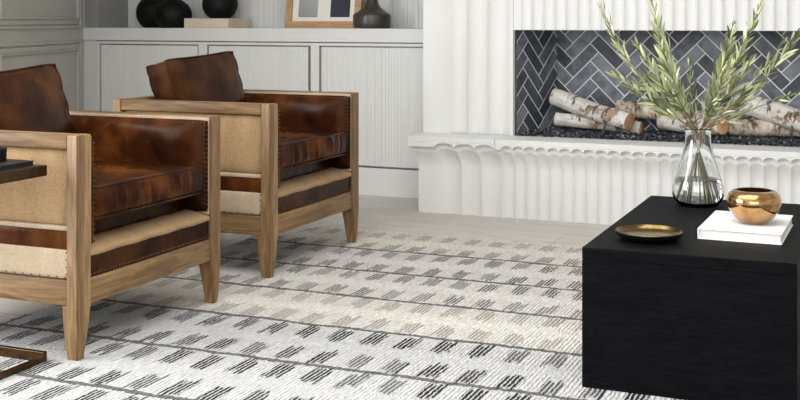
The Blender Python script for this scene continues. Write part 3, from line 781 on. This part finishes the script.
# ------------------------------------------------------------ C-shaped side table at left edge
st = tag(empty('side_table', (-2.50, 2.585, .0005)), 'dark bronze C-shaped side table cut by the left edge', 'side table')
ox, oy = 2.50, -2.585
def sb(x0, x1, y0, y1, z0, z1): return B(x0+ox, x1+ox, y0+oy, y1+oy, z0-.0135, z1-.0005, .0015)
tx0, tx1, ty0, ty1 = -2.74, -2.262, 2.478, 2.703
bm = sb(tx0, tx1, ty1-.016, ty1, .0135, .030)
box(bm, tx0+ox, tx1+ox, ty0+oy, ty0+.016+oy, 0, .0165, .0015)
box(bm, tx1-.016+ox, tx1+ox, ty0+.016+oy, ty1-.016+oy, 0, .0165, .0015); box(bm, tx0+ox, tx0+.016+ox, ty0+.016+oy, ty1-.016+oy, 0, .0165, .0015)
obj('base', bm, BRONZE, st, 0)
for y in (ty0, ty1-.016): obj('upright', sb(tx0, tx0+.016, y, y+.016, .030, .557), BRONZE, st, 0)
obj('tabletop', sb(tx0, tx1, ty0, ty1, .557, .575), BRONZE, st, 0)
obj('top_inlay', sb(tx0+.004, tx1-.004, ty0+.004, ty1-.004, .5735, .5757), BRONZEB, st, 0)
o = empty('black_book', (-2.44, 2.60, .5757)); tag(o, 'thin black book on the bronze side table at left edge', 'book')
obj('cover', box(B(-.14, .145, -.085, .085, 0, .002), -.14, .145, -.085, .085, .011, .013), BLKB, o, 0); obj('pages', B(-.138, .143, -.083, .083, .002, .011), BLKB, o, 0)
o = empty('candle_tin', (-2.391, 2.625, .5887)); tag(o, 'small round black tin on the black book at left edge', 'tin')
bm = bmesh.new(); lathe(bm, [(.034, 0), (.036, .002), (.036, .028)], n=40); obj('tin', bm, BLACKP, o, 40)
bm = bmesh.new(); lathe(bm, [(.0372, .026), (.0372, .037), (.036, .038)], n=40); obj('lid', bm, BLACKP, o, 40)

# ------------------------------------------------------------ things on the cabinet top
Z0 = .951
def vase(name, px, Y, prof, mat, label, cat='vase', z=Z0, handles=False):
    c = at(px, 28, Y); o = tag(empty(name, (c.x, Y, z)), label, cat)
    bm = bmesh.new(); lathe(bm, prof, n=56, cap=False); obj('body', bm, mat, o, 60)
    if handles:
        for sg in (-1, 1):
            bm = bmesh.new(); tube(bm, [(sg*(.045+.022*sin(t*pi/8)), 0, .158+.05*(1-cos(t*pi/8))/1.3) for t in range(9)], .007, 8); obj('handle', bm, mat, o, 60)
    return o
def ball(r, h, zc, rt, top):
    pr_ = [(.001, 0)]
    for i in range(0, 25):
        t = -1+2*i/24; z = zc+h*t
        if z < 0: continue
        rr = r*sqrt(max(0, 1-t*t))
        if z > zc and rr < rt: break
        pr_.append((rr, z))
    pr_.append((rt, pr_[-1][1])); pr_ += [(rt*1.02, top), (rt*.85, top), (rt*.8, top-.02), (.001, top-.03)]
    pr_[1] = (pr_[1][0], 0); return pr_
vase('round_black_vase', 158.5, 6.19, ball(.142, .125, .095, .03, .26), BLACKP, 'matte black round vase, leftmost on the cabinet top')
vase('handled_black_vase', 173, 6.06, ball(.118, .105, .078, .028, .215), BLACKP, 'matte black vase with two small handles beside the pale block', handles=True)
c0 = at(184, 28, 6.01); c1 = at(228, 28, 6.01)
o = tag(obj('display_block', B(c0.x, c1.x, 6.01, 6.28, Z0, 1.010, .002), PALEW, None, 0), 'pale limed wood block under a black vase on the cabinet top', 'block')
vase('small_black_vase', 220, 6.14, ball(.110, .105, .088, .03, .23), BLACKP, 'matte black round vase standing on the pale wood block', z=1.010)
# framed art leaning on the back panel
A0, A1 = -3.372, -2.868
art = tag(empty('framed_art', ((A0+A1)/2, 6.185, Z0)), 'oak framed pair of abstract prints leaning on the reeded panel', 'picture')
art.rotation_euler = (radians(-8), 0, 0)
hw_ = (A1-A0)/2; FH = .56
bm = bmesh.new(); fw = .042
def bar(pts4, y0, y1):
    loft(bm, [[(x, y0, z) for x, z in pts4], [(x, y1, z) for x, z in pts4]])
bar([(-hw_, 0), (hw_, 0), (hw_-fw, fw), (-hw_+fw, fw)], 0, .025); bar([(-hw_, FH), (-hw_+fw, FH-fw), (hw_-fw, FH-fw), (hw_, FH)], 0, .025)
bar([(-hw_, 0), (-hw_+fw, fw), (-hw_+fw, FH-fw), (-hw_, FH)], 0, .025); bar([(hw_, 0), (hw_, FH), (hw_-fw, FH-fw), (hw_-fw, fw)], 0, .025)
obj('frame', bm, FRW, art, 0)
obj('mat_board', B(-hw_+fw-.004, hw_-fw+.004, .012, .018, fw-.004, FH-fw+.004), MATB, art, 0)
obj('print', B(-hw_+.083, -hw_+.213, .0105, .0118, .068, FH-.075), INK1, art, 0)['label'] = 'pale grey print'
obj('print', B(hw_-.205, hw_-.076, .0105, .0118, .068, FH-.075), INK2, art, 0)['label'] = 'dark blue print'
vase('bottle_vase', 372, 6.11, [(.001, 0), (.100, 0), (.108, .008), (.1115, .03), (.1115, .072), (.108, .082), (.095, .090), (.070, .106), (.050, .125), (.036, .150), (.030, .175), (.027, .21), (.028, .26), (.034, .285), (.030, .286), (.024, .26), (.001, .25)], CHAR, 'dark brown ceramic bottle vase in front of the framed art')
